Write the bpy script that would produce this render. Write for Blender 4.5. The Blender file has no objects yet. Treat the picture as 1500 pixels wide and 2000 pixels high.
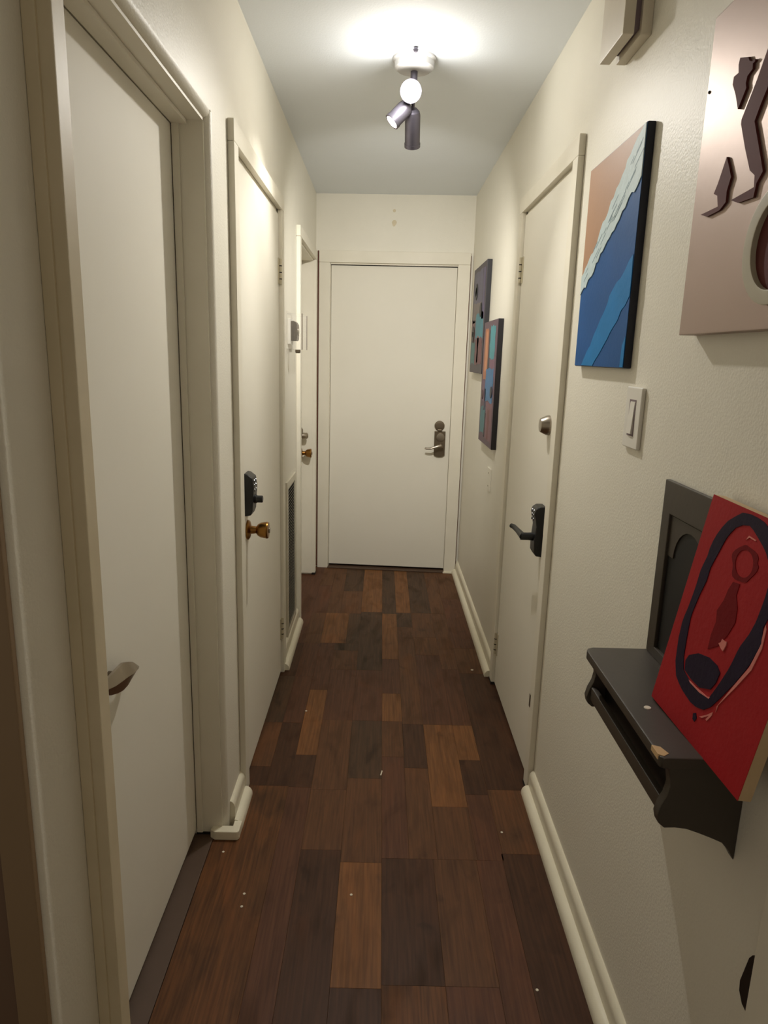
import bpy, bmesh, math, random
from mathutils import Vector, Matrix
random.seed(7)
SC = bpy.context.scene
COL = SC.collection

# ------------------------------------------------------------------ camera
FPX, PITCH, ROLL, YAW, CAMH = 1353.07, 0.2224, -0.0278, 0.0079, 1.4727
def cam_axes():
    cy, sy, cp, sp = math.cos(YAW), math.sin(YAW), math.cos(PITCH), math.sin(PITCH)
    w = Vector((sy*cp, cy*cp, -sp)); r = Vector((cy, -sy, 0)); d = w.cross(r)
    c, s = math.cos(ROLL), math.sin(ROLL)
    return r*c + d*s, d*c - r*s, w
R_, D_, W_ = cam_axes()
cam = bpy.data.objects.new('camera', bpy.data.cameras.new('camera'))
COL.objects.link(cam)
m = Matrix.Identity(4)
for i in range(3):
    m[i][0], m[i][1], m[i][2] = R_[i], -D_[i], -W_[i]
m[2][3] = CAMH
cam.matrix_world = m
cam.data.sensor_fit = 'VERTICAL'; cam.data.sensor_height = 36.0
cam.data.lens = FPX/2000*36.0
cam.data.clip_start = 0.02
SC.camera = cam

# ------------------------------------------------------------------ world, exposure
wd = bpy.data.worlds.new('world'); SC.world = wd; wd.use_nodes = True
wd.node_tree.nodes['Background'].inputs[0].default_value = (1.0, 0.88, 0.70, 1)
wd.node_tree.nodes['Background'].inputs[1].default_value = 0.18
SC.view_settings.view_transform = 'Standard'; SC.view_settings.look = 'None'
SC.view_settings.exposure = 0.58; SC.view_settings.gamma = 1.0
SC.view_settings.use_curve_mapping = False
# lamp strengths in watts (the lamps themselves are made with the ceiling fixture)
W_CAM, W_LEFT, W_DOWN, W_OMNI = 34.0, 9.0, 50.0, 2.6

# ------------------------------------------------------------------ helpers
def lin(c):
    return tuple(((v/255)/12.92 if v/255 <= .04045 else ((v/255+.055)/1.055)**2.4) for v in c)
OFS = {}
def props(o, label=None, cat=None, group=None, kind=None):
    if label: o['label'] = label
    if cat: o['category'] = cat
    if group: o['group'] = group
    if kind: o['kind'] = kind
    return o
def empty(name, loc=(0, 0, 0), rz=0.0, local=False, **k):
    o = bpy.data.objects.new(name, None); COL.objects.link(o)
    o.location = loc; o.rotation_euler.z = rz; o.empty_display_size = .05
    OFS[o] = Vector((0, 0, 0)) if local else Vector(loc)
    return props(o, **k)

class MB:
    def __init__(s): s.v = []; s.f = []
    def poly(s, vs, fs):
        b = len(s.v); s.v += [Vector(v) for v in vs]; s.f += [[b+i for i in f] for f in fs]; return s
    def box(s, x0, x1, y0, y1, z0, z1):
        return s.poly([(x0,y0,z0),(x1,y0,z0),(x1,y1,z0),(x0,y1,z0),(x0,y0,z1),(x1,y0,z1),(x1,y1,z1),(x0,y1,z1)],
            [(0,3,2,1),(4,5,6,7),(0,1,5,4),(1,2,6,5),(2,3,7,6),(3,0,4,7)])
    def prism(s, pts, ax, a, b):
        """pts: outline in the two other axes (in xyz order), extruded along axis ax from a to b"""
        def P(p, t):
            l = list(p); l.insert(ax, t); return l
        n = len(pts)
        return s.poly([P(p, a) for p in pts] + [P(p, b) for p in pts],
            [list(range(n))[::-1], list(range(n, 2*n))] + [(i, (i+1) % n, n+(i+1) % n, n+i) for i in range(n)])
    def ring(s, outer, inner, ax, a, b):
        """band between two outlines with the same point count, extruded"""
        def P(p, t):
            l = list(p); l.insert(ax, t); return l
        n = len(outer); vs = []
        for t in (a, b): vs += [P(p, t) for p in outer] + [P(p, t) for p in inner]
        fs = []
        for i in range(n):
            j = (i+1) % n
            fs += [(i, j, n+j, n+i), (2*n+i, 3*n+i, 3*n+j, 2*n+j), (i, 2*n+i, 2*n+j, j), (n+i, n+j, 3*n+j, 3*n+i)]
        return s.poly(vs, fs)
    def lathe(s, prof, org, axis, n=24):
        """prof: (radius, distance along axis) from org"""
        a = Vector(axis).normalized(); t = Vector((0, 0, 1)) if abs(a.z) < .9 else Vector((1, 0, 0))
        u = a.cross(t).normalized(); w = a.cross(u); o = Vector(org)
        vs = [o + a*h + (u*math.cos(2*math.pi*k/n) + w*math.sin(2*math.pi*k/n))*r for r, h in prof for k in range(n)]
        fs = [(i*n+k, i*n+(k+1) % n, (i+1)*n+(k+1) % n, (i+1)*n+k) for i in range(len(prof)-1) for k in range(n)]
        fs += [list(range(n))[::-1], [(len(prof)-1)*n+k for k in range(n)]]
        return s.poly(vs, fs)
    def tube(s, path, rad, n=10, flat=1.0):
        path = [Vector(p) for p in path]; N = len(path); vs = []
        up = Vector((0, 0, 1))
        for i, p in enumerate(path):
            t = (path[min(i+1, N-1)] - path[max(i-1, 0)]).normalized()
            u = t.cross(up); u = u.normalized() if u.length > 1e-4 else Vector((1, 0, 0)); w = u.cross(t)
            r = rad[i] if isinstance(rad, (list, tuple)) else rad
            vs += [p + (u*math.cos(2*math.pi*k/n) + w*math.sin(2*math.pi*k/n)*flat)*r for k in range(n)]
        fs = [(i*n+k, i*n+(k+1) % n, (i+1)*n+(k+1) % n, (i+1)*n+k) for i in range(N-1) for k in range(n)]
        fs += [list(range(n))[::-1], [(N-1)*n+k for k in range(n)]]
        return s.poly(vs, fs)
    def build(s, name, mat, parent=None, bevel=0, seg=2, smooth=30, **k):
        xs = [[v[i] for v in s.v] for i in range(3)]
        if parent is not None: o0 = OFS[parent]
        else: o0 = Vector(((min(xs[0])+max(xs[0]))/2, (min(xs[1])+max(xs[1]))/2, min(xs[2])))
        me = bpy.data.meshes.new(name); bm = bmesh.new()
        bv = [bm.verts.new(v - o0) for v in s.v]
        for f in s.f:
            try: bm.faces.new([bv[i] for i in f])
            except ValueError: pass
        bmesh.ops.recalc_face_normals(bm, faces=bm.faces)
        if bevel:
            es = [e for e in bm.edges if len(e.link_faces) == 2 and e.calc_face_angle(0) > .5]
            bmesh.ops.bevel(bm, geom=es, offset=bevel, segments=seg, profile=.6, affect='EDGES', clamp_overlap=True)
        for f in bm.faces: f.smooth = True
        bm.to_mesh(me); bm.free()
        me.set_sharp_from_angle(angle=math.radians(smooth))
        me.materials.append(mat)
        flat = name in ('plank', 'slat')
        if flat: me.shade_flat()
        o = bpy.data.objects.new(name, me); COL.objects.link(o)
        if parent is not None: o.parent = parent; OFS[o] = o0
        else: o.location = o0; OFS[o] = o0
        if not flat:
            wn = o.modifiers.new('weighted_normal', 'WEIGHTED_NORMAL'); wn.keep_sharp = True; wn.weight = 100
        return props(o, **k)

# ------------------------------------------------------------------ materials
def newmat(name):
    mt = bpy.data.materials.new(name); mt.use_nodes = True
    return mt, mt.node_tree.nodes, mt.node_tree.links, mt.node_tree.nodes['Principled BSDF']
def paint(name, rgb, rough=.45, bump=.12, bscale=220, var=.05, vscale=3.0, metal=0.0, spec=.5):
    mt, N, L, B = newmat(name)
    c = lin(rgb)
    tc = N.new('ShaderNodeTexCoord'); no = N.new('ShaderNodeTexNoise'); no.inputs['Scale'].default_value = vscale
    no.inputs['Detail'].default_value = 6; L.new(tc.outputs['Object'], no.inputs['Vector'])
    mx = N.new('ShaderNodeMix'); mx.data_type = 'RGBA'
    mx.inputs['A'].default_value = (*[v*(1-var*1.6) for v in c[:2]], c[2]*(1-var*2.4), 1)
    mx.inputs['B'].default_value = (*[min(1, v*(1+var)) for v in c], 1)
    L.new(no.outputs['Fac'], mx.inputs['Factor']); L.new(mx.outputs['Result'], B.inputs['Base Color'])
    B.inputs['Roughness'].default_value = rough; B.inputs['Metallic'].default_value = metal
    B.inputs['Specular IOR Level'].default_value = spec
    if bump:
        nb = N.new('ShaderNodeTexNoise'); nb.inputs['Scale'].default_value = bscale; nb.inputs['Detail'].default_value = 3
        L.new(tc.outputs['Object'], nb.inputs['Vector'])
        bp = N.new('ShaderNodeBump'); bp.inputs['Strength'].default_value = bump; bp.inputs['Distance'].default_value = .002
        L.new(nb.outputs['Fac'], bp.inputs['Height']); L.new(bp.outputs['Normal'], B.inputs['Normal'])
    return mt
def wood(name, light, dark, grey, gf):
    mt, N, L, B = newmat(name)
    tc = N.new('ShaderNodeTexCoord'); oi = N.new('ShaderNodeObjectInfo')
    ad = N.new('ShaderNodeVectorMath'); ad.operation = 'MULTIPLY_ADD'
    ad.inputs[1].default_value = (1, 1, 1)
    cx = N.new('ShaderNodeCombineXYZ'); ml = N.new('ShaderNodeMath'); ml.operation = 'MULTIPLY'; ml.inputs[1].default_value = 37.0
    L.new(oi.outputs['Random'], ml.inputs[0]); L.new(ml.outputs[0], cx.inputs[0]); L.new(ml.outputs[0], cx.inputs[1])
    L.new(tc.outputs['Object'], ad.inputs[0]); L.new(cx.outputs[0], ad.inputs[2])
    def noise(sx, sy, det, dist=0.0):
        mp = N.new('ShaderNodeMapping'); mp.inputs['Scale'].default_value = (sx, sy, 1)
        L.new(ad.outputs[0], mp.inputs['Vector'])
        n = N.new('ShaderNodeTexNoise'); n.inputs['Scale'].default_value = 1; n.inputs['Detail'].default_value = det
        n.inputs['Distortion'].default_value = dist; L.new(mp.outputs[0], n.inputs['Vector']); return n
    def ramp(n, a, b):
        r = N.new('ShaderNodeMapRange'); r.inputs['From Min'].default_value = a; r.inputs['From Max'].default_value = b
        L.new(n.outputs['Fac'], r.inputs['Value']); return r
    def mix(f, a, b):
        x = N.new('ShaderNodeMix'); x.data_type = 'RGBA'
        L.new(f.outputs[0], x.inputs['Factor'])
        for s, v in (('A', a), ('B', b)):
            if isinstance(v, tuple): x.inputs[s].default_value = (*v, 1)
            else: L.new(v.outputs['Result'], x.inputs[s])
        return x
    g1 = ramp(noise(120, 5, 5, .4), .3, .72)
    c1 = mix(g1, lin(dark), lin(light))
    g2 = ramp(noise(14, 5, 4, .6), .50, .74)
    mlt = N.new('ShaderNodeMath'); mlt.operation = 'MULTIPLY'; mlt.inputs[1].default_value = gf; L.new(g2.outputs[0], mlt.inputs[0])
    c2 = mix(mlt, c1, lin(grey))
    g3 = ramp(noise(9, 2.2, 5, .8), .54, .78)
    ml3 = N.new('ShaderNodeMath'); ml3.operation = 'MULTIPLY'; ml3.inputs[1].default_value = .45; L.new(g3.outputs[0], ml3.inputs[0])
    c2 = mix(ml3, c2, lin(tuple(min(255, v*k) for v, k in zip(light, (1.18, 1.10, .98)))))
    g4 = ramp(noise(16, 9, 3, .3), .62, .80)
    ml4 = N.new('ShaderNodeMath'); ml4.operation = 'MULTIPLY'; ml4.inputs[1].default_value = .6; L.new(g4.outputs[0], ml4.inputs[0])
    c2 = mix(ml4, c2, lin(tuple(v*.62 for v in dark)))
    L.new(c2.outputs['Result'], B.inputs['Base Color'])
    rr = N.new('ShaderNodeMapRange'); rr.inputs['To Min'].default_value = .5; rr.inputs['To Max'].default_value = .68
    L.new(g2.outputs[0], rr.inputs['Value']); L.new(rr.outputs[0], B.inputs['Roughness'])
    B.inputs['Specular IOR Level'].default_value = .2
    bp = N.new('ShaderNodeBump'); bp.inputs['Strength'].default_value = .15; bp.inputs['Distance'].default_value = .001
    L.new(g1.outputs[0], bp.inputs['Height']); L.new(bp.outputs['Normal'], B.inputs['Normal'])
    return mt
def plain(name, rgb, rough=.4, metal=0.0, spec=.5):
    return paint(name, rgb, rough, 0, 1, .04, 25, metal, spec)
def emit(name, rgb, strength):
    mt, N, L, B = newmat(name)
    B.inputs['Base Color'].default_value = (1, 1, 1, 1)
    B.inputs['Emission Color'].default_value = (*lin(rgb), 1); B.inputs['Emission Strength'].default_value = strength
    return mt
def clear(name):
    mt, N, L, B = newmat(name)
    B.inputs['Base Color'].default_value = (.86, .82, .76, 1); B.inputs['Roughness'].default_value = .12
    B.inputs['Alpha'].default_value = .07
    return mt

M = {}
M['wall'] = paint('wall_paint', (238, 233, 219), .5, .35, 190, .03)
M['ceil'] = paint('ceiling_paint', (240, 245, 250), .8, .25, 160, .02)
M['door'] = paint('door_paint', (240, 235, 222), .62, .05, 90, .03, 2, 0.0, .25)
M['trim'] = paint('trim_paint', (239, 233, 218), .5, .08, 60, .05, 6, 0.0, .35)
M['base'] = paint('baseboard_paint', (242, 235, 214), .38, .10, 70, .05, 9)
M['grime'] = paint('grimy_paint', (222, 208, 180), .5, .10, 60, .10, 8)
M['tan'] = paint('shaded_wall_brown', (112, 88, 70), .6, .1, 90, .08)  # wall paint darkened: shade of the camera-facing return is in the colour
M['tan2'] = paint('shaded_corner_tan', (140, 116, 88), .55, .1, 90, .08)  # corner casing paint with its shade mixed into the colour
M['redgap'] = plain('red_brown_gap', (92, 44, 28), .7)
M['dark'] = plain('dark_gap', (22, 17, 14), .8)
M['thresh'] = paint('threshold_strip', (88, 68, 55), .5, .05, 90, .10, 14)
M['black'] = plain('black_plastic', (16, 16, 18), .38)
M['blackg'] = plain('black_gloss_keypad', (30, 30, 34), .2)
M['brass'] = plain('aged_brass', (150, 108, 56), .28, 1.0)
M['nickel'] = plain('satin_nickel', (168, 158, 145), .3, 1.0)
M['bronze'] = plain('dull_nickel_plate', (128, 116, 100), .38, 1.0)
M['hinge'] = plain('worn_hinge', (120, 108, 92), .45, .8)
M['phinge'] = paint('painted_hinge', (205, 195, 172), .45, .05, 90, .12, 60)
M['white'] = plain('white_plastic', (232, 228, 220), .35)
M['vent'] = plain('vent_enamel', (214, 207, 188), .4)
M['shelf'] = paint('charcoal_shelf_paint', (64, 56, 48), .42, .08, 80, .10, 12)
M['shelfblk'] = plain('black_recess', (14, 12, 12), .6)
M['chip'] = plain('bare_wood_chip', (214, 176, 128), .7)
M['fleck'] = plain('white_fleck', (236, 226, 208), .6)
M['red'] = paint('red_paint', (168, 23, 30), .6, .25, 120, .10, 9, 0.0, .25)
M['navy'] = paint('navy_paint', (34, 20, 46), .6, .25, 120, .15, 20, 0.0, .2)
M['dkred'] = paint('dark_red_paint', (118, 13, 20), .65, .25, 120, .08, 20, 0.0, .15)
M['pink'] = plain('pale_pink_paint', (222, 130, 120), .6)
M['canvas'] = paint('raw_canvas', (206, 178, 140), .8, .25, 400, .08, 12)
M['metalart'] = paint('champagne_metal', (168, 147, 138), .45, .05, 60, .06, 4, .5)
M['artbrown'] = plain('brown_cutout', (94, 46, 42), .7, 0.0, .2)
M['artrim'] = plain('cream_rim', (190, 182, 160), .5)
M['chime'] = plain('cream_chime', (222, 212, 194), .45)
M['chimedk'] = plain('mauve_chime_gap', (130, 112, 118), .6)
M['lampmetal'] = plain('lamp_metal', (104, 100, 112), .4, .7)
M['lampwhite'] = plain('lamp_canopy', (200, 198, 198), .4)
M['bulb'] = emit('lit_bulb', (255, 238, 214), 60)
M['clear'] = clear('clear_guard')
M['thermo'] = plain('thermostat_body', (62, 52, 34), .3)
TONES = {   # light, dark, grey, grey share
 'L': wood('plank_light_oak', (138, 92, 53), (104, 68, 40), (92, 64, 43), .5),
 'M': wood('plank_mid_brown', (110, 73, 46), (84, 55, 35), (72, 53, 40), .6),
 'R': wood('plank_red_brown', (104, 67, 46), (80, 50, 35), (70, 50, 38), .5),
 'D': wood('plank_dark_brown', (84, 54, 36), (64, 41, 27), (55, 39, 29), .5),
 'G': wood('plank_grey_brown', (90, 64, 44), (66, 48, 34), (56, 44, 34), .8)}

# ------------------------------------------------------------------ dimensions
XL, XR, H = -.445, .56, 2.4585
YD, EROT = 4.681, -.065          # far wall: distance at x=0 and its slight turn
SW = dict(kind='structure')

# ------------------------------------------------------------------ floor: sub-floor and planks
fl = MB().box(-2.0, .75, -1.4, 4.95, -.06, -.006).build('floor', M['dark'], **SW)
PL = [
 # x0, x1, [(y_far, y_near, tone), ...]
 (-.545, -.370, [(4.75,3.37,'R'),(3.37,2.99,'D'),(2.99,2.57,'G'),(2.57,2.26,'M'),(2.26,2.145,'D')]),
 (-.370, -.288, [(4.75,4.30,'M'),(4.30,3.81,'R'),(3.81,3.37,'M'),(3.37,2.99,'R'),(2.99,2.57,'R'),(2.57,2.145,'D')]),
 (-.485, -.288, [(2.145,1.12,'L2'),(1.12,.2,'M'),(.2,-1.3,'D')]),
 (-.288, -.210, [(4.75,3.81,'M'),(3.38,2.86,'R'),(2.86,2.34,'L'),(2.34,2.14,'D'),(2.14,.9,'R'),(.9,-1.3,'M')]),
 (-.288, -.155, [(3.81,3.38,'L')]),
 (-.210, -.087, [(4.75,4.2,'G'),(4.2,3.81,'M'),(3.38,3.29,'G'),(3.29,3.07,'M'),(3.07,2.60,'R'),(2.60,2.13,'M'),(2.13,1.83,'M'),(1.83,.62,'D'),(.62,-1.3,'M')]),
 (-.155, -.087, [(3.81,3.38,'G')]),
 (-.087, .036, [(4.75,3.84,'L'),(3.84,3.07,'G'),(3.07,2.60,'R'),(2.60,2.20,'G'),(2.20,1.78,'M'),(1.78,1.36,'L'),(1.36,.4,'D'),(.4,-1.3,'R')]),
 (.036, .119, [(4.75,3.82,'G'),(3.82,3.20,'L'),(3.20,2.84,'R'),(2.84,2.60,'L'),(2.60,2.34,'M'),(2.34,1.80,'R')]),
 (.119, .205, [(4.75,3.84,'L'),(3.84,3.62,'G'),(3.62,2.58,'M'),(2.58,2.27,'D'),(2.27,1.80,'M')]),
 (.036, .190, [(1.80,1.37,'D'),(1.37,.5,'L2'),(.5,-1.3,'M')]),
 (.190, .320, [(1.80,1.37,'M'),(1.37,.7,'R'),(.7,-1.3,'D')]),
 (.205, .325, [(4.75,3.84,'G'),(3.84,3.48,'M'),(3.48,3.26,'L2'),(3.26,2.58,'R'),(2.58,2.05,'L'),(2.05,1.80,'M')]),
 (.325, .405, [(4.75,3.84,'M'),(3.84,3.1,'M'),(3.1,2.58,'R'),(2.58,2.33,'L'),(2.33,2.12,'D'),(2.12,1.80,'R')]),
 (.320, .400, [(1.80,.8,'R'),(.8,-1.3,'M')]),
 (.405, .60, [(4.75,4.1,'M'),(4.1,3.35,'R'),(3.35,3.06,'M'),(3.06,2.15,'D'),(2.15,1.83,'M')]),
 (.400, .60, [(1.83,.55,'D'),(.55,-1.3,'R')]),
]
TONES['L2'] = wood('plank_amber_brown', (118, 76, 43), (80, 51, 30), (60, 45, 33), .65)
g = .00015
for x0, x1, rows in PL:
    for y1, y0, t in rows:
        # thin board with eased edges; own origin so that the grain differs from board to board
        b = MB().box(x0+g, x1-g, y0+g, y1-g, -.006, 0)
        o = b.build('plank', TONES[t], None, bevel=.0004, seg=1)
        o.parent = fl; o.location = o.location - fl.location
# narrow boards left of the threshold and in the dark side room
for x0, x1, t in ((-1.99,-1.60,'D'),(-1.60,-1.2,'M'),(-1.2,-.85,'D'),(-.85,-.485,'R')):
    o = MB().box(x0+g, x1-g, -1.3, .80, -.006, 0).build('plank', TONES[t], None, bevel=.0004, seg=1)
    o.parent = fl; o.location = o.location - fl.location
o = MB().box(-.56, -.486, .99, 1.888, -.005, .003).build('threshold_strip', M['thresh'], None, bevel=.001)
o.parent = fl; o.location = o.location - fl.location
props(o, label='dark grey strip of flooring under the closet door')

# ------------------------------------------------------------------ ceiling and walls
MB().box(-2.0, .75, -1.4, 4.95, H, H+.06).build('ceiling', M['ceil'], **SW)
TW = .16
def rr(cx, cy, r, a0, a1, n=6):
    return [(cx+r*math.cos(math.radians(a0+(a1-a0)*i/n)), cy+r*math.sin(math.radians(a0+(a1-a0)*i/n))) for i in range(n+1)]
wl = MB()
wl.prism([(XL-TW,.81),(XL-.012,.81)] + rr(XL-.012,.822,.012,-90,0)+[(XL,.985),(XL-TW,.985)], 2, 0, H)      # near stub with bull-nosed corner
rb = .020                                                                                                # bull-nose at the closet recess
wl.prism([(XL-TW,2.035),(XL-rb,2.035)] + rr(XL-rb,2.035+rb,rb,-90,0)+[(XL,H),(XL-TW,H)], 1, .985, 1.895)
wl.prism([(XL-TW,1.895),(XL-rb,1.895)] + rr(XL-rb,1.895+rb,rb,-90,0)+[(XL,2.12),(XL-TW,2.12)], 2, 0, 2.035+rb)
wl.box(XL-TW, XL, 1.895, 2.12, 2.035+rb, H)
wl.box(XL-TW, XL, 2.12, 3.05, 2.045, H)
wl.box(XL-TW, XL, 3.05, 3.705, 0, H)
wl.box(XL-TW, XL, 3.705, 4.53, 2.04, H)
wl.box(XL-TW, XL, 4.53, 4.80, 0, H)
wl.build('wall_left', M['wall'], **SW)
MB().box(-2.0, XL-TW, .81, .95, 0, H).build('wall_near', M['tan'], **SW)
MB().box(XL-TW, XL-.047, .803, .8098, 0, H).build('wall_end_shade', M['tan'], **SW)  # thin sheet added over the wall end, shade painted into its colour
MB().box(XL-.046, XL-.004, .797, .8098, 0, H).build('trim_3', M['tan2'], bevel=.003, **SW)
wr = MB()
wr.box(XR, XR+.15, -.2, 2.19, 0, H); wr.box(XR, XR+.15, 2.19, 2.965, 2.045, H); wr.box(XR, XR+.15, 2.965, 4.80, 0, H)
wr.build('wall_right', M['wall'], **SW)
far = empty('wall_far', (0, YD, 0), EROT, local=True, **SW)
fw = MB()
fw.box(-.60, -.36, 0, .12, 0, H); fw.box(.475, .72, 0, .12, 0, H); fw.box(-.36, .475, 0, .12, 2.05, H)
fw.build('wall_surface', M['wall'], far)
for z, s in ((2.363, .010), (2.293, .016), (2.28, .010)):
    MB().lathe([(s, 0), (s*.8, .0025), (0.001, .0035)], (.047+s*.3, .0005, z), (0, -1, 0), 10).build('filler_patch', M['grime'], far)

# ------------------------------------------------------------------ baseboards with shoe moulding
def base_run(name, side, y0, y1, h=.088):
    sgn = 1 if side == 'left' else -1
    x = XL if side == 'left' else XR
    X = lambda d: x + sgn*d
    prof = [(X(0), 0), (X(.016), 0), (X(.016), h-.020), (X(.013), h-.010), (X(.008), h-.003), (X(.003), h), (X(0), h)]
    b = MB().prism(prof, 1, y0, y1).build(name, M['base'], **SW)
    sh = [(X(.016), 0), (X(.040), 0)] + [(X(.016+.024*math.cos(math.radians(a))), .006+.026*math.sin(math.radians(a))) for a in range(0, 91, 15)]
    MB().prism(sh, 1, y0-(.012 if side == 'left' else 0), y1).build('shoe_moulding', M['base'], b)
    return b
b1 = base_run('baseboard_left', 'left', 1.93, 2.095)
# the shoe turns the corner into the closet recess
MB().prism([(XL+.040, 1.918), (XL+.040, 1.868)] + [(XL+.035, 1.862), (XL-.035, 1.862), (XL-.050, 1.872), (XL-.046, 1.893), (XL+.016, 1.893), (XL+.016, 1.918)], 2, 0, .030).build('shoe_return', M['base'], b1, bevel=.008, seg=3)
base_run('baseboard_left', 'left', 3.06, 3.645)
base_run('baseboard_right', 'right', .815, 2.135)
base_run('baseboard_right', 'right', 3.03, 4.70)

# ------------------------------------------------------------------ door hardware makers
def add_hinge(parent, x, y, z, side, h=.09):
    s = 1 if side == 'left' else -1
    hb = MB().lathe([(.0065, 0), (.0065, h)], (x+s*.006, y, z-h/2), (0, 0, 1), 12)
    hb.box(min(x, x+s*.003), max(x, x+s*.003), y-.028, y+.028, z-h/2, z+h/2)
    o = hb.build('hinge', M['phinge'], parent, label='worn painted metal hinge')
    for k in range(3):
        MB().lathe([(.0072, 0), (.0072, .004)], (x+s*.006, y, z-h/2+.018+k*.026), (0, 0, 1), 12).build('knuckle_gap', M['dark'], o)
    return o
def knob(parent, x, y, z, side, mat, lab):
    s = 1 if side == 'left' else -1
    o = MB().lathe([(.033, 0), (.033, .005), (.028, .009), (.014, .013), (.012, .030), (.020, .036), (.025, .045), (.029, .066), (.027, .071), (.012, .073)], (x, y, z), (s, 0, 0), 28).build('door_knob', mat, parent, label=lab)
    MB().lathe([(.010, 0), (.009, .003)], (x+s*.0725, y, z), (s, 0, 0), 16).build('keyhole_face', M['hinge'], o)
    return o

# ------------------------------------------------------------------ door 1: closet with recessed slab (near left)
d1 = empty('door_1', (-.50, 1.44, 0), label='near left recessed closet door with leaf shaped finger pull', **SW)
MB().box(-.578, -.540, .995, 1.886, .020, 2.018).build('door_slab', M['door'], d1, bevel=.002)
jb = MB()
jb.box(-.60, XL-rb+.004, 1.888, 1.897, 0, 2.033)          # far jamb lining
jb.box(-.60, XL-rb+.004, .99, 1.895, 2.028, 2.037)        # head lining
jb.box(-.60, XL-.02, .982, .992, 0, 2.033)
jb.build('jamb', M['trim'], d1)
MB().box(-.538, -.520, 1.880, 1.888, .012, 2.028).box(-.538, -.500, .992, 1.888, 2.018, 2.028).build('door_stop', M['trim'], d1, bevel=.002)
MB().box(-.5405, -.539, 1.8865, 1.8885, .02, 2.02).build('gap', M['dark'], d1)
ca = MB()
ca.box(XL, XL+.018, .942, .992, 0, 2.11); ca.box(XL+.016, XL+.036, .946, .984, 0, 2.11)
ca.build('door_casing', M['grime'], d1, bevel=.003, label='grimy near casing of the closet door')
# leaf shaped pull: curved blade on a short stem
KS = 1.03
blade = [(1.209,.828),(1.206,.853),(1.232,.860),(1.262,.868),(1.285,.862),(1.353,.822),(1.300,.818),(1.252,.815)]
N_ = 9
top = [(1.206,.853),(1.225,.859),(1.245,.866),(1.264,.869),(1.284,.862),(1.306,.852),(1.328,.839),(1.344,.829),(1.353,.822)]
bot = [(1.209,.828),(1.222,.821),(1.238,.817),(1.255,.815),(1.275,.816),(1.297,.818),(1.320,.820),(1.340,.8215),(1.353,.8212)]
vs = []
for i in range(N_):
    t = i/(N_-1); dx = .030*math.sin(math.pi*t*.8+.25)-.006
    for (yy, zz), e in ((top[i], .000), (((top[i][0]+bot[i][0])/2, (top[i][1]+bot[i][1])/2), .010), (bot[i], .0)):
        vs.append((-.530+dx+e, yy*KS, CAMH-(CAMH-zz)*KS))
    for (yy, zz), e in ((bot[i], -.006), (((top[i][0]+bot[i][0])/2, (top[i][1]+bot[i][1])/2), .004), (top[i], -.006)):
        vs.append((-.530+dx+e, yy*KS, CAMH-(CAMH-zz)*KS))
fs = []
for i in range(N_-1):
    for k in range(6): fs.append((i*6+k, i*6+(k+1) % 6, (i+1)*6+(k+1) % 6, (i+1)*6+k))
fs += [tuple(range(6)), tuple((N_-1)*6+k for k in range(6))[::-1]]
pull = MB().poly(vs, fs).build('finger_pull', M['nickel'], d1, label='satin metal leaf shaped finger pull')
MB().tube([(-.541, 1.300, .824), (-.508, 1.300, .824)], .009, 12).build('pull_stem', M['bronze'], pull)
MB().tube([(-.541, 1.370, .809), (-.515, 1.370, .809)], .004, 10).build('pull_stem', M['bronze'], pull)

# ------------------------------------------------------------------ door 2: flush door, keypad and brass knob (middle left)
d2 = empty('door_2', (XL, 2.58, 0), label='middle left white door with black keypad lock and brass knob', **SW)
MB().box(-.478, -.440, 2.153, 3.020, .012, 2.022).build('door_slab', M['door'], d2, bevel=.002)
def casing(parent, x, sgn, y0, y1, ztop, w=.058, t=.020, mat='trim'):
    for n, bx in (('near', (y0-w, y0)), ('far', (y1, y1+w))):
        MB().box(min(x, x+sgn*t), max(x, x+sgn*t), bx[0], bx[1], 0, ztop).build('door_casing', M[mat], parent, bevel=.004)
    MB().box(min(x, x+sgn*t), max(x, x+sgn*t), y0-w, y1+w, ztop, ztop+w).build('door_casing', M[mat], parent, bevel=.004)
casing(d2, XL, 1, 2.151, 3.024, 2.040)
MB().box(-.60, -.448, 2.118, 2.151, 0, 2.04).box(-.60, -.448, 3.024, 3.055, 0, 2.04).box(-.60, -.448, 2.12, 3.05, 2.026, 2.045).build('jamb', M['trim'], d2)
for z in (1.80, .225): add_hinge(d2, -.440, 3.024, z, 'left', .10)
# keypad deadbolt
x0, yc = -.440, 2.245
kp = MB().prism([(x0, .945), (x0+.022, .948), (x0+.028, .965), (x0+.030, 1.0), (x0+.033, 1.04), (x0+.029, 1.072), (x0+.012, 1.085), (x0, 1.087)], 1, yc-.035, yc+.035).build('keypad_lock', M['black'], d2, bevel=.005, seg=3, label='black keypad deadbolt')
MB().lathe([(.015, 0), (.014, .012), (.012, .014), (.012, .030), (.010, .032)], (x0+.024, yc, .998), (1, 0, 0), 20).build('thumb_turn', M['black'], kp)
for r in range(3):
    for c in range(2):
        MB().lathe([(.006, 0), (.005, .002)], (x0+.0315, yc-.012+c*.024, 1.030+r*.015), (1, 0, .1), 10).build('key_button', M['blackg'], kp)
knob(d2, -.440, 2.262, .888, 'left', M['brass'], 'aged brass round knob')

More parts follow.
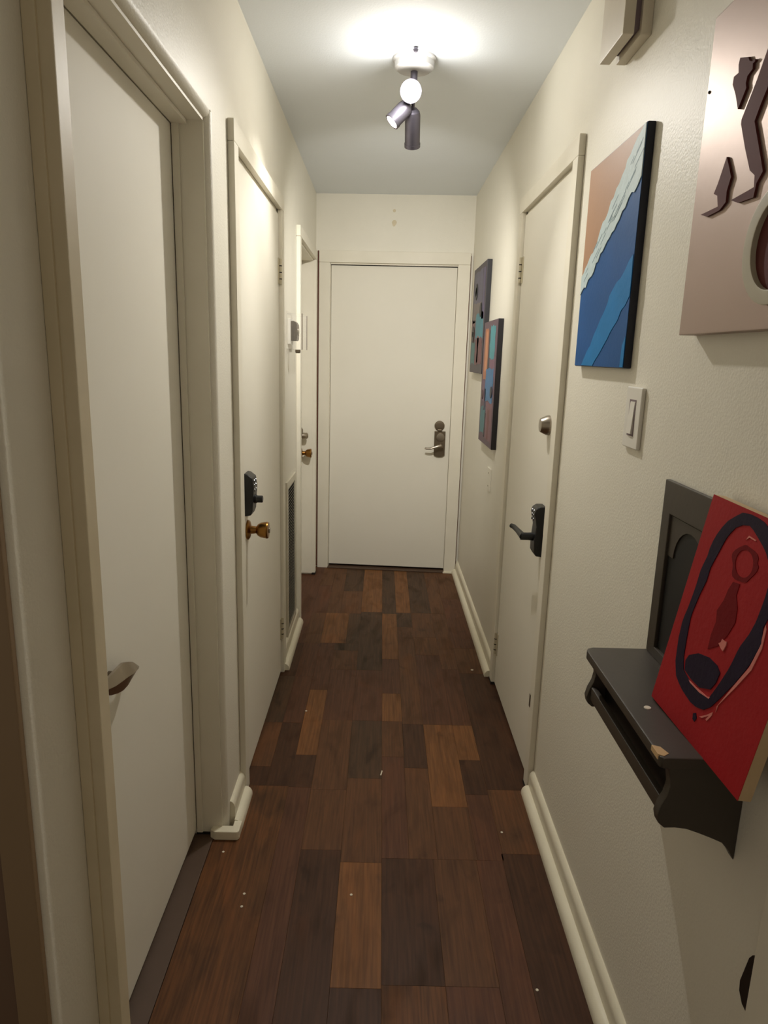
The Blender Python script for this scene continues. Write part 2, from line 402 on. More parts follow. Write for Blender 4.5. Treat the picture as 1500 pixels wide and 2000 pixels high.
# ------------------------------------------------------------------ door 3: recessed door (far left)
d3 = empty('door_3', (-.50, 4.12, 0), label='far left recessed white door with silver deadbolt and brass knob', **SW)
MB().box(-.553, -.515, 3.712, 4.515, .015, 2.030).build('door_slab', M['door'], d3, bevel=.002)
casing(d3, XL, 1, 3.708, 4.522, 2.040, .052, .022)
MB().box(-.60, XL+.001, 3.700, 3.709, 0, 2.04).box(-.60, XL+.001, 4.518, 4.532, .012, 2.04).box(-.60, XL+.001, 3.705, 4.53, 2.030, 2.045).build('jamb', M['trim'], d3)
MB().lathe([(.036, 0), (.034, .006), (.026, .012), (.022, .014)], (-.515, 4.452, .975), (1, 0, 0), 24).build('deadbolt_plate', M['bronze'], d3)
db = MB().lathe([(.040, 0), (.036, .008), (.020, .012), (.018, .030), (.020, .042), (.012, .050)], (-.515, 4.452, .955), (1, 0, 0), 24).build('deadbolt', M['nickel'], d3, label='satin silver deadbolt')
knob(d3, -.515, 4.455, .842, 'left', M['brass'], 'small aged brass knob')

# ------------------------------------------------------------------ door 4: end of the corridor
d4 = empty('door_4', (0, YD, 0), EROT, local=True, label='white end door with round deadbolt and lever plate', **SW)
MB().box(-.348, .464, .018, .056, .022, 2.032).build('door_slab', M['door'], d4, bevel=.002)
for bx in ((-.424, -.352), (.467, .545)):
    MB().box(bx[0], bx[1], -.020, 0, 0, 2.045).build('door_casing', M['trim'], d4, bevel=.004)
MB().box(-.424, .545, -.020, 0, 2.045, 2.118).build('door_casing', M['trim'], d4, bevel=.004)
MB().box(-.362, -.350, 0, .10, 0, 2.045).box(.466, .477, 0, .10, 0, 2.045).box(-.36, .475, 0, .10, 2.036, 2.05).build('jamb', M['trim'], d4)
MB().box(-.352, .468, .010, .030, 2.0325, 2.0365).build('gap', M['dark'], d4)
MB().box(-.352, .468, -.028, .10, 0, .008).build('threshold', M['thresh'], d4, bevel=.003)
MB().box(-.349, .465, .060, .10, .008, .03).build('gap', M['dark'], d4)
MB().box(-.431, -.4245, -.022, 0, .015, 2.115).build('red_gap', M['redgap'], d4, label='red brown unpainted gap beside the casing')
MB().box(.5452, .5475, -.018, 0, .03, 2.10).build('red_gap', M['redgap'], d4)
MB().box(.460, .556, -.034, -.020, 0, .010).build('base_chip', M['base'], d4, bevel=.003)
# lever set
MB().lathe([(.034, 0), (.034, .006), (.030, .012), (.016, .014)], (.394, .018, 1.020), (0, -1, 0), 28).build('deadbolt', M['bronze'], d4, label='round dull metal deadbolt cover')
pl = MB().prism([(.362, .985), (.362, .822)] + [(.399+.037*math.cos(a), .828+.018*math.sin(a)) for a in [math.pi+math.pi*i/8 for i in range(9)]][1:-1] + [(.436, .822), (.436, .985)], 1, .004, .018).build('lock_plate', M['bronze'], d4, bevel=.003, label='dull metal lever lock plate')
MB().lathe([(.029, 0), (.027, .006), (.010, .008)], (.403, .004, .945), (0, -1, 0), 24).build('reader_dome', M['nickel'], pl)
MB().box(.382, .412, -.004, .006, .985, .998).build('neck', M['bronze'], pl, bevel=.003)
MB().lathe([(.017, 0), (.016, .03), (.014, .045)], (.408, .006, .890), (0, -1, 0), 20).build('spindle', M['bronze'], pl)
MB().tube([(.410, -.040, .893), (.388, -.046, .890), (.362, -.048, .880), (.338, -.048, .872), (.312, -.046, .871), (.302, -.044, .874)], [.009, .0085, .008, .0075, .007, .006], 12).build('lever', M['nickel'], pl)

# ------------------------------------------------------------------ door 5: right-hand door
d5 = empty('door_5', (XR, 2.58, 0), label='right hand white door with silver deadbolt and black lever keypad', **SW)
MB().box(.555, .593, 2.203, 2.950, .012, 2.030).build('door_slab', M['door'], d5, bevel=.002)
casing(d5, XR, -1, 2.200, 2.954, 2.042, .058, .020)
MB().box(.563, .71, 2.188, 2.2015, 0, 2.045).box(.563, .71, 2.952, 2.967, 0, 2.045).box(.563, .71, 2.19, 2.965, 2.032, 2.045).build('jamb', M['trim'], d5)
for z in (1.822, .205): add_hinge(d5, .555, 2.952, z, 'right', .10)
MB().box(.5385, .541, 2.185, 2.199, .30, .345).build('strike_plate', M['hinge'], d5, label='small dull strike plate on the casing edge')
MB().lathe([(.033, 0), (.032, .010), (.024, .026), (.022, .030), (.010, .031)], (.555, 2.292, 1.262), (-1, 0, 0), 28).build('deadbolt', M['nickel'], d5, label='satin silver deadbolt cylinder')
yc = 2.262
kb = MB().prism([(.555, .825), (.530, .828), (.522, .842), (.521, .88), (.525, .93), (.521, .955), (.515, .975), (.520, .99), (.532, .998), (.555, .998)], 1, yc-.032, yc+.032).build('keypad_lock', M['black'], d5, bevel=.006, seg=3, label='black lever keypad lock')
MB().lathe([(.014, 0), (.013, .020), (.013, .045)], (.526, yc, .890), (-1, 0, 0), 20).build('spindle', M['black'], kb)
MB().tube([(.488, yc-.006, .890), (.486, yc+.02, .892), (.484, yc+.06, .893), (.478, yc+.105, .896), (.470, yc+.118, .898)], [.012, .011, .0095, .009, .008], 12).build('lever', M['black'], kb)
for r in range(3):
    for c in range(2):
        MB().lathe([(.006, 0), (.005, .002)], (.5175, yc-.011+c*.022, .952+r*.014), (-1, 0, .1), 10).build('key_button', M['blackg'], kb)

# dark unpainted gaps where the casings meet the floor
MB().box(.5385, XR, 2.951, 3.013, 0, .013).build('floor_gap', M['dark'], d5)
MB().box(.5385, XR, 2.141, 2.201, 0, .012).build('floor_gap', M['dark'], d5)
MB().box(XL-.001, XL+.0235, 4.519, 4.575, 0, .014).build('floor_gap', M['dark'], d3)
MB().box(-.54, -.498, 1.884, 1.8895, 0, .010).build('floor_gap', M['dark'], d1)

# ------------------------------------------------------------------ near right doorway trim with black latch plate
t1 = MB().box(XR-.016, XR, .30, .812, 0, 2.1).build('trim_1', M['trim'], bevel=.004, **SW)
MB().prism([(.813,.652),(.834,.642),(.841,.630),(.853,.578),(.851,.562),(.840,.550),(.813,.546)], 0, XR-.003, XR+.001).build('latch_plate', M['black'], t1, label='black worn latch plate')

# ------------------------------------------------------------------ return air grille
v = empty('vent_grille', (XL, 3.40, .07), label='tall white louvred return air grille low on the left wall', cat='vent')
y0, y1, z0, z1 = 3.235, 3.565, .085, .870
fr = MB(); fr.box(XL, XL+.010, y0, y1, z1-.036, z1); fr.box(XL, XL+.010, y0, y1, z0, z0+.03)
fr.box(XL, XL+.010, y0, y0+.03, z0+.03, z1-.036); fr.box(XL, XL+.010, y1-.03, y1, z0+.03, z1-.036)
fr.build('frame', M['vent'], v, bevel=.002)
MB().box(XL+.0003, XL+.001, y0+.02, y1-.02, z0+.02, z1-.02).build('backing', M['dark'], v)
n = 46
for k in range(n):
    z = z0+.034+(z1-z0-.074)*k/(n-1)
    MB().poly([(XL+.009, y0+.029, z+.001), (XL+.009, y1-.029, z+.001), (XL+.0015, y1-.029, z-.009), (XL+.0015, y0+.029, z-.009),
               (XL+.009, y0+.029, z+.0022), (XL+.009, y1-.029, z+.0022), (XL+.0015, y1-.029, z-.0078), (XL+.0015, y0+.029, z-.0078)],
              [(0,1,2,3),(7,6,5,4),(0,4,5,1),(1,5,6,2),(2,6,7,3),(3,7,4,0)]).build('slat', M['vent'], v)

# ------------------------------------------------------------------ thermostat and its clear guard
t = empty('thermostat', (XL, 3.37, 1.54), label='dark bronze thermostat inside the clear guard on the left wall', cat='thermostat')
MB().box(XL, XL+.014, 3.325, 3.43, 1.512, 1.628).build('mount', M['white'], t, bevel=.003)
MB().prism([(XL+.013, 1.527), (XL+.038, 1.527), (XL+.042, 1.533), (XL+.044, 1.56), (XL+.043, 1.60), (XL+.036, 1.613), (XL+.026, 1.617), (XL+.013, 1.617)], 1, 3.335, 3.42).build('body', M['thermo'], t, bevel=.006, seg=3)
MB().lathe([(.022, 0), (.020, .004)], (XL+.0425, 3.378, 1.572), (1, 0, 0), 20).build('dial', M['nickel'], t)
gx = XL+.074
gd = empty('thermostat_guard', (XL, 3.38, 1.485), label='clear plastic thermostat guard box on the left wall', cat='guard')
gb = MB()
gb.box(XL+.004, gx, 3.278, 3.281, 1.487, 1.648); gb.box(XL+.004, gx, 3.477, 3.480, 1.487, 1.648)
gb.box(gx-.003, gx, 3.281, 3.477, 1.487, 1.648); gb.box(XL+.004, gx-.003, 3.281, 3.477, 1.645, 1.648); gb.box(XL+.004, gx-.003, 3.281, 3.477, 1.487, 1.490)
gb.build('cover', M['clear'], gd)
MB().ring([(3.268,1.477),(3.490,1.477),(3.490,1.658),(3.268,1.658)], [(3.282,1.491),(3.476,1.491),(3.476,1.644),(3.282,1.644)], 0, XL, XL+.004).build('base_ring', M['clear'], gd)
SE = plain('smoky_edge', (122, 110, 98), .3)
for (xa, ya) in ((gx, 3.278), (gx, 3.480)):
    MB().box(xa-.003, xa+.001, ya-.001, ya+.001, 1.487, 1.648).build('edge_strip', SE, gd)
MB().lathe([(.012, 0), (.012, .012), (.008, .016)], (XL+.052, 3.290, 1.487), (0, 0, -1), 14).build('lock', M['hinge'], gd)

# ------------------------------------------------------------------ wall plates
pb = empty('blank_wall_plate', (XR, 3.475, .815), label='small plain white wall plate low beside the abstract paintings', cat='wall plate')
MB().box(XR-.007, XR, 3.425, 3.520, .815, .930).build('plate', M['wall'], pb, bevel=.003)
for z in (.840, .905): MB().lathe([(.004, 0), (.003, .0015)], (XR-.007, 3.472, z), (-1, 0, 0), 8).build('screw', M['hinge'], pb)
s1 = empty('light_switch', (XR, 1.53, 1.29), label='white rocker light switch below the blue canvas', cat='light switch')
MB().box(XR-.009, XR, 1.485, 1.578, 1.287, 1.420).build('plate', M['white'], s1, bevel=.004, seg=3)
MB().ring([(1.513,1.314),(1.551,1.314),(1.551,1.393),(1.513,1.393)], [(1.517,1.318),(1.547,1.318),(1.547,1.389),(1.517,1.389)], 0, XR-.0098, XR-.008).build('rocker_seam', M['chimedk'], s1)
MB().poly([(XR-.009,1.518,1.319),(XR-.009,1.546,1.319),(XR-.009,1.546,1.388),(XR-.009,1.518,1.388),(XR-.014,1.518,1.319),(XR-.014,1.546,1.319),(XR-.010,1.546,1.388),(XR-.010,1.518,1.388)],
  [(0,1,2,3),(4,7,6,5),(0,4,5,1),(1,5,6,2),(2,6,7,3),(3,7,4,0)]).build('rocker', M['white'], s1, bevel=.001)

# ------------------------------------------------------------------ chime box high on the right wall
c = empty('door_chime', (XR, 1.76, 2.16), label='cream two layer chime box high on the right wall', cat='door chime')
MB().box(.536, XR, 1.677, 1.842, 2.160, 2.40).build('back_board', M['chime'], c, bevel=.003)
MB().box(.522, .536, 1.690, 1.830, 2.175, 2.385).build('spacer', M['chimedk'], c)
MB().box(.497, .522, 1.677, 1.842, 2.160, 2.40).build('front_board', M['chime'], c, bevel=.003)

# ------------------------------------------------------------------ blue seascape canvas
def canvas_box(name, x, y0, y1, z0, z1, t, mat, edge, label, cat):
    e = empty(name, (XR, (y0+y1)/2, z0), label=label, cat=cat)
    MB().box(x, x+t, y0, y1, z0, z1).build('canvas_edge', edge, e, bevel=.003)
    MB().box(x-.0006, x+.0002, y0+.002, y1-.002, z0+.002, z1-.002).build('picture', mat, e)
    return e
bx, by0, by1, bz0, bz1 = .542, 1.592, 1.996, 1.458, 1.967
blue = paint('sea_blue', (20, 84, 150), .6, .2, 90, .10, 9, 0.0, .2)
bc = canvas_box('seascape_canvas', bx, by0, by1, bz0, bz1, .018, blue, plain('navy_edge', (16, 20, 40), .5), 'blue white and tan seascape canvas on the right wall', 'painting')
def uv(u, v): return (by1-(by1-by0)*u, bz0+(bz1-bz0)*v)
def rag(p, q, n, amp, rnd):
    out = []
    for i in range(n+1):
        t = i/n; j = (rnd.random()-.5)*2*amp if 0 < i < n else 0
        out.append((p[0]+(q[0]-p[0])*t, p[1]+(q[1]-p[1])*t+j))
    return out
rn = random.Random(3)
up = rag((.006,.47),(.30,.615),8,.012,rn)+rag((.34,.66),(.72,.87),9,.015,rn)+rag((.74,.90),(.97,.994),5,.008,rn)
lo = rag((.006,.375),(.28,.475),7,.014,rn)+rag((.31,.51),(.62,.625),8,.012,rn)+rag((.65,.645),(.994,.79),8,.016,rn)
MB().prism([uv(*p) for p in [(.006,.994)]+up[::1]], 0, bx-.0014, bx-.0005).build('tan_sand', paint('sand_tan', (176,132,98), .55, .1, 90, .08, 5), bc)
MB().prism([uv(*p) for p in up+[(.994,.994)]+lo[::-1]], 0, bx-.0026, bx-.0005).build('white_foam', paint('foam_white', (196,214,220), .6, .5, 60, .10, 30), bc)
FG = paint('foam_grey', (132,158,170), .6, .2, 60, .10, 30)
for i in range(26):
    u = .08+.88*rn.random(); w = rn.uniform(.2,.85); a = .47+.53*u; b_ = .375+.41*u; v_ = b_+(a-b_)*w; l = rn.uniform(.02,.06)
    MB().prism([uv(u-l, v_-l*.5), uv(u+l, v_+l*.45), uv(u+l, v_+l*.45+.006), uv(u-l, v_-l*.5+.006)], 0, bx-.0029, bx-.0024).build('foam_stroke', FG, bc)
st = rag((.17,.006),(.62,.30),8,.012,rn)+rag((.64,.33),(.985,.48),6,.010,rn)+[(.994,.40),(.994,.31)]+rag((.93,.27),(.42,.006),10,.012,rn)
MB().prism([uv(*p) for p in st], 0, bx-.0016, bx-.0005).build('light_wave', paint('wave_cyan', (20,122,190), .6, .3, 60, .08, 14, 0.0, .2), bc)
MB().prism([uv(*p) for p in [(.94,.006),(.994,.006),(.994,.14),(.95,.10)]], 0, bx-.0014, bx-.0005).build('light_wave', bpy.data.materials['wave_cyan'], bc)

# ------------------------------------------------------------------ two dark abstract panels far down the right wall
def abstract(name, y0, y1, z0, z1, base, patches, discs, label):
    x = .534
    e = canvas_box(name, x, y0, y1, z0, z1, .026, paint(name+'_ground', base, .5, .2, 60, .18, 12), plain(name+'_edge', (22, 19, 24), .5), label, 'painting')
    U = lambda u, v: (y1-(y1-y0)*u, z0+(z1-z0)*v)
    r = random.Random(len(label))
    mats = {}
    for i, (u0, u1, v0, v1, rgb) in enumerate(patches):
        if rgb not in mats: mats[rgb] = paint('%s_paint_%d' % (name, len(mats)), rgb, .5, .2, 60, .18, 18)
        P = []
        for (a, b) in (((u0, v0), (u1, v0)), ((u1, v0), (u1, v1)), ((u1, v1), (u0, v1)), ((u0, v1), (u0, v0))):
            for k in range(5):
                t = k/5; P.append(U(min(.97, max(.03, a[0]+(b[0]-a[0])*t+r.uniform(-.02, .02))), min(.97, max(.03, a[1]+(b[1]-a[1])*t+r.uniform(-.012, .012)))))
        MB().prism(P, 0, x-.0010-.0002*(i % 4), x-.0005).build('paint_patch', mats[rgb], e)
    for (u, v_, s, rgb) in discs:
        if rgb not in mats: mats[rgb] = plain('%s_paint_%d' % (name, len(mats)), rgb, .5)
        cy, cz = U(u, v_)
        MB().lathe([(s, 0), (s*.9, .004)], (x-.001, cy, cz), (-1, 0, 0), 16).build('paint_dot', mats[rgb], e)
    return e
abstract('abstract_panel', 3.81, 4.33, 1.388, 1.978, (72, 62, 74),
  [(.10,.75,.64,.95,(94,90,118)),(.08,.7,.48,.66,(122,110,112)),(.36,.92,.32,.56,(58,136,158)),(.42,.92,.08,.33,(112,62,72)),
   (.06,.36,.08,.29,(66,118,122)),(.04,.3,.30,.50,(120,78,84)),(.78,.92,.5,.95,(88,78,116)),(.55,.66,.10,.34,(150,86,84))],
  [(.30,.77,.048,(34,34,38)),(.30,.77,.028,(120,126,128)),(.20,.37,.050,(26,24,26)),(.20,.37,.020,(96,80,56)),(.72,.58,.040,(30,30,34))],
  'dark purple and teal abstract panel beside the end door')
abstract('abstract_panel', 3.335, 3.78, 1.040, 1.655, (96, 72, 90),
  [(.12,.42,.52,.94,(178,112,82)),(.20,.34,.60,.92,(206,140,104)),(.52,.86,.70,.95,(68,148,164)),(.34,.88,.36,.62,(58,116,170)),(.60,.90,.55,.72,(124,84,110)),
   (.42,.52,.55,.92,(44,44,58)),(.08,.30,.34,.52,(110,82,108)),(.30,.40,.28,.46,(34,38,76)),(.08,.42,.08,.30,(60,116,130)),(.5,.93,.05,.36,(126,84,100)),(.62,.74,.06,.30,(112,58,64)),(.40,.47,.06,.26,(36,34,46))],
  [(.18,.40,.026,(70,44,48)),(.82,.44,.030,(40,40,52))],
  'lower orange and blue abstract panel, nearer the right hand door')

# ------------------------------------------------------------------ champagne metal wall art with brown cut-outs
ma = empty('metal_wall_art', (XR, 1.03, 1.52), label='champagne metal panel with brown cutout figure above the shelf', cat='wall art')
px = .530
MB().box(px, XR, .78, 1.282, 1.522, 2.025).build('panel', M['metalart'], ma, bevel=.002)
def ray(u, v): return (R_*((u-750)/FPX) + D_*((v-1000)/FPX) + W_)
def onx(u, v, x):
    r = ray(u, v); k = x/r.x; return (r.y*k, CAMH+r.z*k)
Z3 = lambda a, b: onx(1300+a/3.226, 60+b/3.226, px-.004)
S1 = [(470,170),(520,165),(530,190),(545,192),(556,178),(566,182),(560,196),(550,205),(548,240),(515,285),(505,330),(508,360),(455,495),(440,400),(422,340),(430,290),(460,265),(460,215)]
S2 = [(645,110),(575,310),(478,560),(475,590),(500,740),(530,880),(560,910),(556,985),(510,1012),(410,1068),(455,1085),(552,1050),(572,960),(612,885),(602,820),(560,570),(600,460),(645,350),(700,220),(720,60)]
S3 = [(385,795),(400,860),(412,920),(385,1010),(378,1080),(340,1130),(260,1172),(220,1160),(328,1108),(325,1040),(303,1028),(330,960),(360,870)]
for s_ in (S1, S2, S3):
    MB().prism([Z3(*p) for p in s_], 0, px-.004, px+.001).build('cutout_figure', M['artbrown'], ma)
oc = (.976, 1.633)
el = lambda ry, rz: [(oc[0]+ry*math.cos(2*math.pi*i/40), oc[1]+rz*math.sin(2*math.pi*i/40)) for i in range(40)]
MB().ring(el(.083, .080), el(.060, .060), 0, px-.014, px+.001).build('oval_rim', M['artrim'], ma, bevel=.002)
MB().prism(el(.061, .061), 0, px-.006, px+.001).build('oval_inset', M['artbrown'], ma)
MB().lathe([(.003, 0), (.002, .002)], (px, 1.272, 1.912), (-1, 0, 0), 8).build('screw', M['dark'], ma)

# ------------------------------------------------------------------ wall shelf with framed back
sh = empty('wall_shelf', (XR, 1.12, .90), label='charcoal painted wall shelf with scroll brackets and framed back panel', cat='shelf')
ZS = .905
so = [(XR, .914), (.430, .914)] + [(.4255, .920), (.4255, 1.295)] + [(.430, 1.308), (.442, 1.315), (XR, 1.315)]
MB().prism(so, 2, ZS-.018, ZS).build('shelf_board', M['shelf'], sh, bevel=.004, seg=2)
def bracket(y0, y1):
    P = [(XR, ZS-.018), (.440, ZS-.018), (.444, .872), (.447, .855), (.444, .838), (.437, .822), (.433, .805), (.436, .792), (.446, .783), (.462, .784), (.480, .782), (.500, .775), (.520, .767), (.538, .759), (.550, .745), (XR, .728)]
    MB().prism(P, 1, y0, y1).build('bracket', M['shelf'], sh, bevel=.003)
bracket(.920, .938); bracket(1.292, 1.310)
MB().box(.440, .452, .938, 1.292, .800, .828).build('front_rail', M['shelf'], sh, bevel=.003)
MB().box(.546, XR, .938, 1.292, .760, ZS-.018).build('back_rail', M['shelf'], sh)
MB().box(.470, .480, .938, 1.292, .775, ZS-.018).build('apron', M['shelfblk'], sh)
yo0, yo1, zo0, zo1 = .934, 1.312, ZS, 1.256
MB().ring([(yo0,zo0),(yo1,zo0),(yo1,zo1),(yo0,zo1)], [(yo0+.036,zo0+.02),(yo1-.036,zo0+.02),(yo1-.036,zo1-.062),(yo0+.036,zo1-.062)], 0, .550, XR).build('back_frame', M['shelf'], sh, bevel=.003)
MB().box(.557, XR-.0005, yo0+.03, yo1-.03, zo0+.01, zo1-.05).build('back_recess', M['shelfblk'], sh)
# arched spandrel plate inside the frame
ya, yb = yo0+.036, yo1-.036; zc, rad = 1.115, .062
arch = []
for cyc in (yb-.026-rad, ya+.026+rad):
    arch.append((cyc, [(cyc+rad*math.cos(math.radians(a)), zc+rad*math.sin(math.radians(a))) for a in range(0, 181, 15)]))
P = [(yb, zo1-.064), (yb, zc)] + arch[0][1] + arch[1][1] + [(ya, zc), (ya, zo1-.064)]
MB().prism(P, 0, .5545, .557).build('arch_plate', M['shelf'], sh)
MB().prism([(.4245,.925),(.432,.920),(.442,.927),(.436,.945),(.4245,.950)], 2, ZS-.008, ZS+.0006).build('bare_chip', M['chip'], sh, label='chipped bare wood corner')
MB().lathe([(.0062, 0), (.0055, .0012)], (.462, 1.066, ZS), (0, 0, 1), 14).build('shelf_fleck', M['fleck'], label='white paint dot on the charcoal shelf top', cat='paint dot')

# ------------------------------------------------------------------ red canvas leaning on the shelf
rc = empty('red_canvas', (.495, .962, ZS), label='red canvas with navy oval ring leaning on the shelf', cat='painting')
BL, TL = Vector((.4816, 1.1013, .909)), Vector((.530, 1.075, 1.2724))
RY = Vector((.492, .821, .902))-BL; UP = TL-BL
NR = RY.cross(UP).normalized()
if NR.x > 0: NR = -NR
def cpt(u, v, d=0.0): return BL + RY*u + UP*v + NR*d
def slab(pts, d0, d1):
    n = len(pts)
    return MB().poly([cpt(u, v, d0) for u, v in pts]+[cpt(u, v, d1) for u, v in pts], [list(range(n))[::-1], list(range(n, 2*n))]+[(i, (i+1) % n, n+(i+1) % n, n+i) for i in range(n)])
slab([(0,0),(1,0),(1,1),(0,1)], -.019, -.0004).build('canvas_edge', M['canvas'], rc, bevel=.0015)
slab([(.0,.0),(1,0),(1,1),(0,1)], -.0004, .0002).build('red_ground', M['red'], rc)
def cuv(a, b):
    r = ray(1130+a/4, 920+b/4); o = Vector((0, 0, CAMH))
    k = (BL-o).dot(NR)/r.dot(NR); p = o+r*k-BL
    return (p.dot(RY)/RY.length_squared, p.dot(UP)/UP.length_squared)
def resample(pts, n, closed=True):
    L_ = [0]; m_ = len(pts); Q = pts+[pts[0]]
    for i in range(m_): L_.append(L_[-1]+math.dist(Q[i], Q[i+1]))
    out = []
    for k in range(n):
        s_ = L_[-1]*k/n; i = max(j for j in range(m_) if L_[j] <= s_); t_ = (s_-L_[i])/(L_[i+1]-L_[i])
        out.append((Q[i][0]+(Q[i+1][0]-Q[i][0])*t_, Q[i][1]+(Q[i+1][1]-Q[i][1])*t_))
    return out
OUT = [(1230,320),(1310,345),(1400,420),(1480,560),(1540,680),(1560,860),(1530,1000),(1480,1090),(1390,1250),(1380,1380),(1290,1560),(1180,1700),(1080,1810),(990,1895),(930,1890),(860,1820),(790,1700),(755,1600),(750,1480),(770,1300),(800,1150),(840,1050),(890,900),(930,750),(980,640),(1000,560),(1060,450),(1130,370)]
INN = [(1230,420),(1290,430),(1350,540),(1400,640),(1430,760),(1430,900),(1400,1020),(1340,1200),(1290,1300),(1220,1400),(1150,1560),(1080,1680),(1000,1800),(930,1740),(850,1640),(810,1560),(810,1450),(830,1300),(860,1120),(920,960),(970,850),(1000,740),(1050,640),(1110,520),(1170,440)]
A_, B_ = [cuv(*p) for p in resample(OUT, 60)], [cuv(*p) for p in resample(INN, 60)]
n = 60; vs = [cpt(u, v, .0012) for u, v in A_]+[cpt(u, v, .0012) for u, v in B_]+[cpt(u, v, 0) for u, v in A_]+[cpt(u, v, 0) for u, v in B_]
fs = []
for i in range(n):
    j = (i+1) % n
    fs += [(i, j, n+j, n+i), (2*n+i, 3*n+i, 3*n+j, 2*n+j), (i, 2*n+i, 2*n+j, j), (n+i, n+j, 3*n+j, 3*n+i)]
MB().poly(vs, fs).build('oval_ring', M['navy'], rc)
def blob(pts, mat, name, d=.001):
    slab([cuv(*p) for p in pts], 0, d).build(name, M[mat], rc)
blob([(850,1440),(920,1430),(1000,1470),(1060,1540),(1080,1600),(1050,1680),(1010,1730),(930,1710),(870,1640),(820,1560),(825,1480)], 'navy', 'navy_blob', .0014)
blob([(885,1915),(905,1915),(910,1960),(893,1985),(880,1960)], 'navy', 'navy_blob', .001)
# inner figure: head outline and body stroke
hd = [(1245+95*math.cos(2*math.pi*i/28)+12*math.sin(i), 730-150*math.sin(2*math.pi*i/28)) for i in range(28)]
hi = [(1245+66*math.cos(2*math.pi*i/28), 730-112*math.sin(2*math.pi*i/28)) for i in range(28)]
A_, B_ = [cuv(*p) for p in hd], [cuv(*p) for p in hi]; n = 28
fs = []
for i in range(n):
    j = (i+1) % n
    fs += [(i, j, n+j, n+i), (2*n+i, 3*n+i, 3*n+j, 2*n+j), (i, 2*n+i, 2*n+j, j), (n+i, n+j, 3*n+j, 3*n+i)]
MB().poly([cpt(u, v, .0009) for u, v in A_+B_]+[cpt(u, v, 0) for u, v in A_+B_], fs).build('figure_outline', M['dkred'], rc)
blob([(1165,870),(1215,890),(1190,980),(1200,1080),(1185,1200),(1130,1300),(1060,1380),(985,1400),(1010,1280),(1045,1180),(1050,1090),(1100,1010),(1130,930)], 'dkred', 'figure_stroke', .0009)
blob([(1095,1325),(1112,1345),(1128,1350),(1122,1380),(1100,1425),(1085,1400),(1068,1358),(1085,1350)], 'pink', 'pale_fleck', .0016)
blob([(1410,1230),(1415,1270),(1385,1420),(1310,1590),(1200,1720),(1070,1860),(1050,1920),(1060,1870),(1185,1705),(1295,1565),(1372,1400),(1398,1270)], 'pink', 'pale_edge', .0011)
blob([(850,1640),(900,1700),(985,1785),(1010,1790),(1000,1805),(930,1750),(860,1665)], 'pink', 'pale_edge', .0013)
blob([(1278,508),(1330,548),(1325,556),(1282,524),(1255,540)], 'pink', 'pale_edge', .0012)
blob([(930,1945),(985,1935),(1030,1915),(1022,1945),(985,1985),(978,1970),(1005,1942),(950,1958)], 'pink', 'pale_edge', .0011)

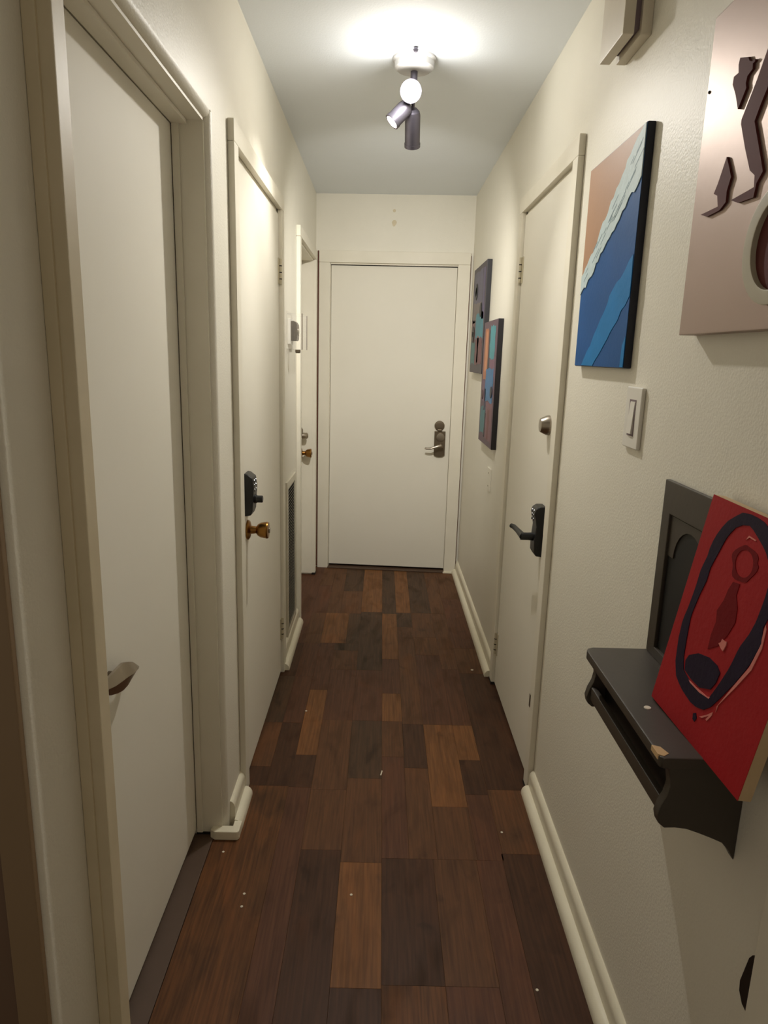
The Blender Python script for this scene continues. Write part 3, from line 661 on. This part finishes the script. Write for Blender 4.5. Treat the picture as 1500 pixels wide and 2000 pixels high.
# ------------------------------------------------------------------ ceiling spotlight cluster
lf = empty('ceiling_spotlight', (.082, 2.635, H), label='ceiling spotlight cluster with three cylinder heads, bulb lit', cat='ceiling light')
MB().lathe([(.074, 0), (.074, .006), (.068, .012), (.066, .030), (.058, .036), (.018, .040)], (.082, 2.635, H), (0, 0, -1), 36).build('canopy', M['lampwhite'], lf)
MB().lathe([(.006, 0), (.009, .006), (.006, .014)], (.082, 2.545, H-.001), (0, 0, -1), 14).build('finial', M['lampmetal'], lf)
MB().lathe([(.012, 0), (.012, .075)], (.082, 2.635, H-.035), (0, 0, -1), 16).build('stem', M['lampmetal'], lf)
MB().lathe([(.010, 0), (.022, .006), (.022, .020), (.010, .026)], (.082, 2.635, H-.100), (0, 0, -1), 18).build('hub', M['lampmetal'], lf)
def head(back, front, r, watts, spot, blend, tgt, col, disc=True, omni=False):
    b, f_ = Vector(back), Vector(front); d = (f_-b).normalized(); L_ = (f_-b).length
    hub = Vector((.082, 2.635, H-.113))
    o = MB().lathe([(r*.55, 0), (r*.9, .010), (r, .022), (r, L_-.012), (r*1.06, L_-.012), (r*1.06, L_), (r*.86, L_), (r*.86, L_-.008), (.002, L_-.010)], b, d, 28).build('spot_head', M['lampmetal'], lf)
    MB().tube([hub, b+d*.02], .006, 10).build('arm', M['lampmetal'], o)
    MB().lathe([(r*.84, 0), (r*.80, .004), (r*.45, .008), (.002, .010)], b+d*(L_-.012), d, 24).build('bulb', M['bulb'] if disc else M['lampwhite'], o)
    la = bpy.data.lights.new('spot_lamp', 'POINT' if omni else 'SPOT'); la.energy = watts
    if not omni: la.spot_size = math.radians(spot); la.spot_blend = blend
    la.shadow_soft_size = .022; la.color = col
    lo_ = bpy.data.objects.new('spot_lamp', la); COL.objects.link(lo_)
    lo_.location = f_ + d*(.030 if omni else .004)
    lo_.rotation_euler = (Vector(tgt)-lo_.location).to_track_quat('-Z', 'Y').to_euler()
    return o
WARM = (1.0, .97, .91)
head((.078, 2.655, 2.365), (.071, 2.575, 2.338), .034, W_CAM, 112, 1.0, (-.05, 1.0, .1), WARM)
head_glow = bpy.data.objects.new('bulb_glow', bpy.data.lights.new('bulb_glow', 'POINT')); COL.objects.link(head_glow)
head_glow.location = (.069, 2.545, 2.322); head_glow.data.energy = W_OMNI; head_glow.data.color = WARM; head_glow.data.shadow_soft_size = .025
head((.066, 2.640, 2.318), (.010, 2.630, 2.258), .027, W_LEFT, 72, 1.0, (-.445, 2.60, 1.86), WARM)
head((.082, 2.660, 2.312), (.087, 2.737, 2.211), .027, W_DOWN, 105, 1.0, (.03, 4.65, 1.3), WARM)

# ------------------------------------------------------------------ crumbs and flecks on the floor
def floor_at(u, v):
    r = ray(u, v); k = -CAMH/r.z; return (r.x*k, r.y*k)
FL = [(436,1664,.004,'beside the corner shoe moulding'),(477,1746,.004,'on the amber plank, upper of a pair'),(472,1771,.004,'on the amber plank, lower of a pair'),
      (598,1389,.005,'near the middle left door'),(922,1309,.007,'near the far end of the right baseboard'),(980,1626,.004,'near the right baseboard by the door'),
      (686,1748,.004,'on the light plank in the middle'),(1049,1934,.004,'at the bottom right of the floor')]
for u, v_, s, w in FL:
    x, y = floor_at(u, v_)
    MB().lathe([(s*.8, 0), (s, s*.3), (s*.5, s*.6)], (x, y, 0), (0, 0, 1), 7).build('floor_crumb', M['fleck'], label='white crumb on the floor '+w, cat='crumb', group='white crumbs on the plank floor')
x, y = floor_at(744, 1510)
MB().prism([(x-.003, y-.014), (x+.001, y-.016), (x+.006, y+.012), (x+.003, y+.016)], 2, 0, .0015).build('floor_thread', M['fleck'], label='short pale thread lying across the middle planks', cat='thread')
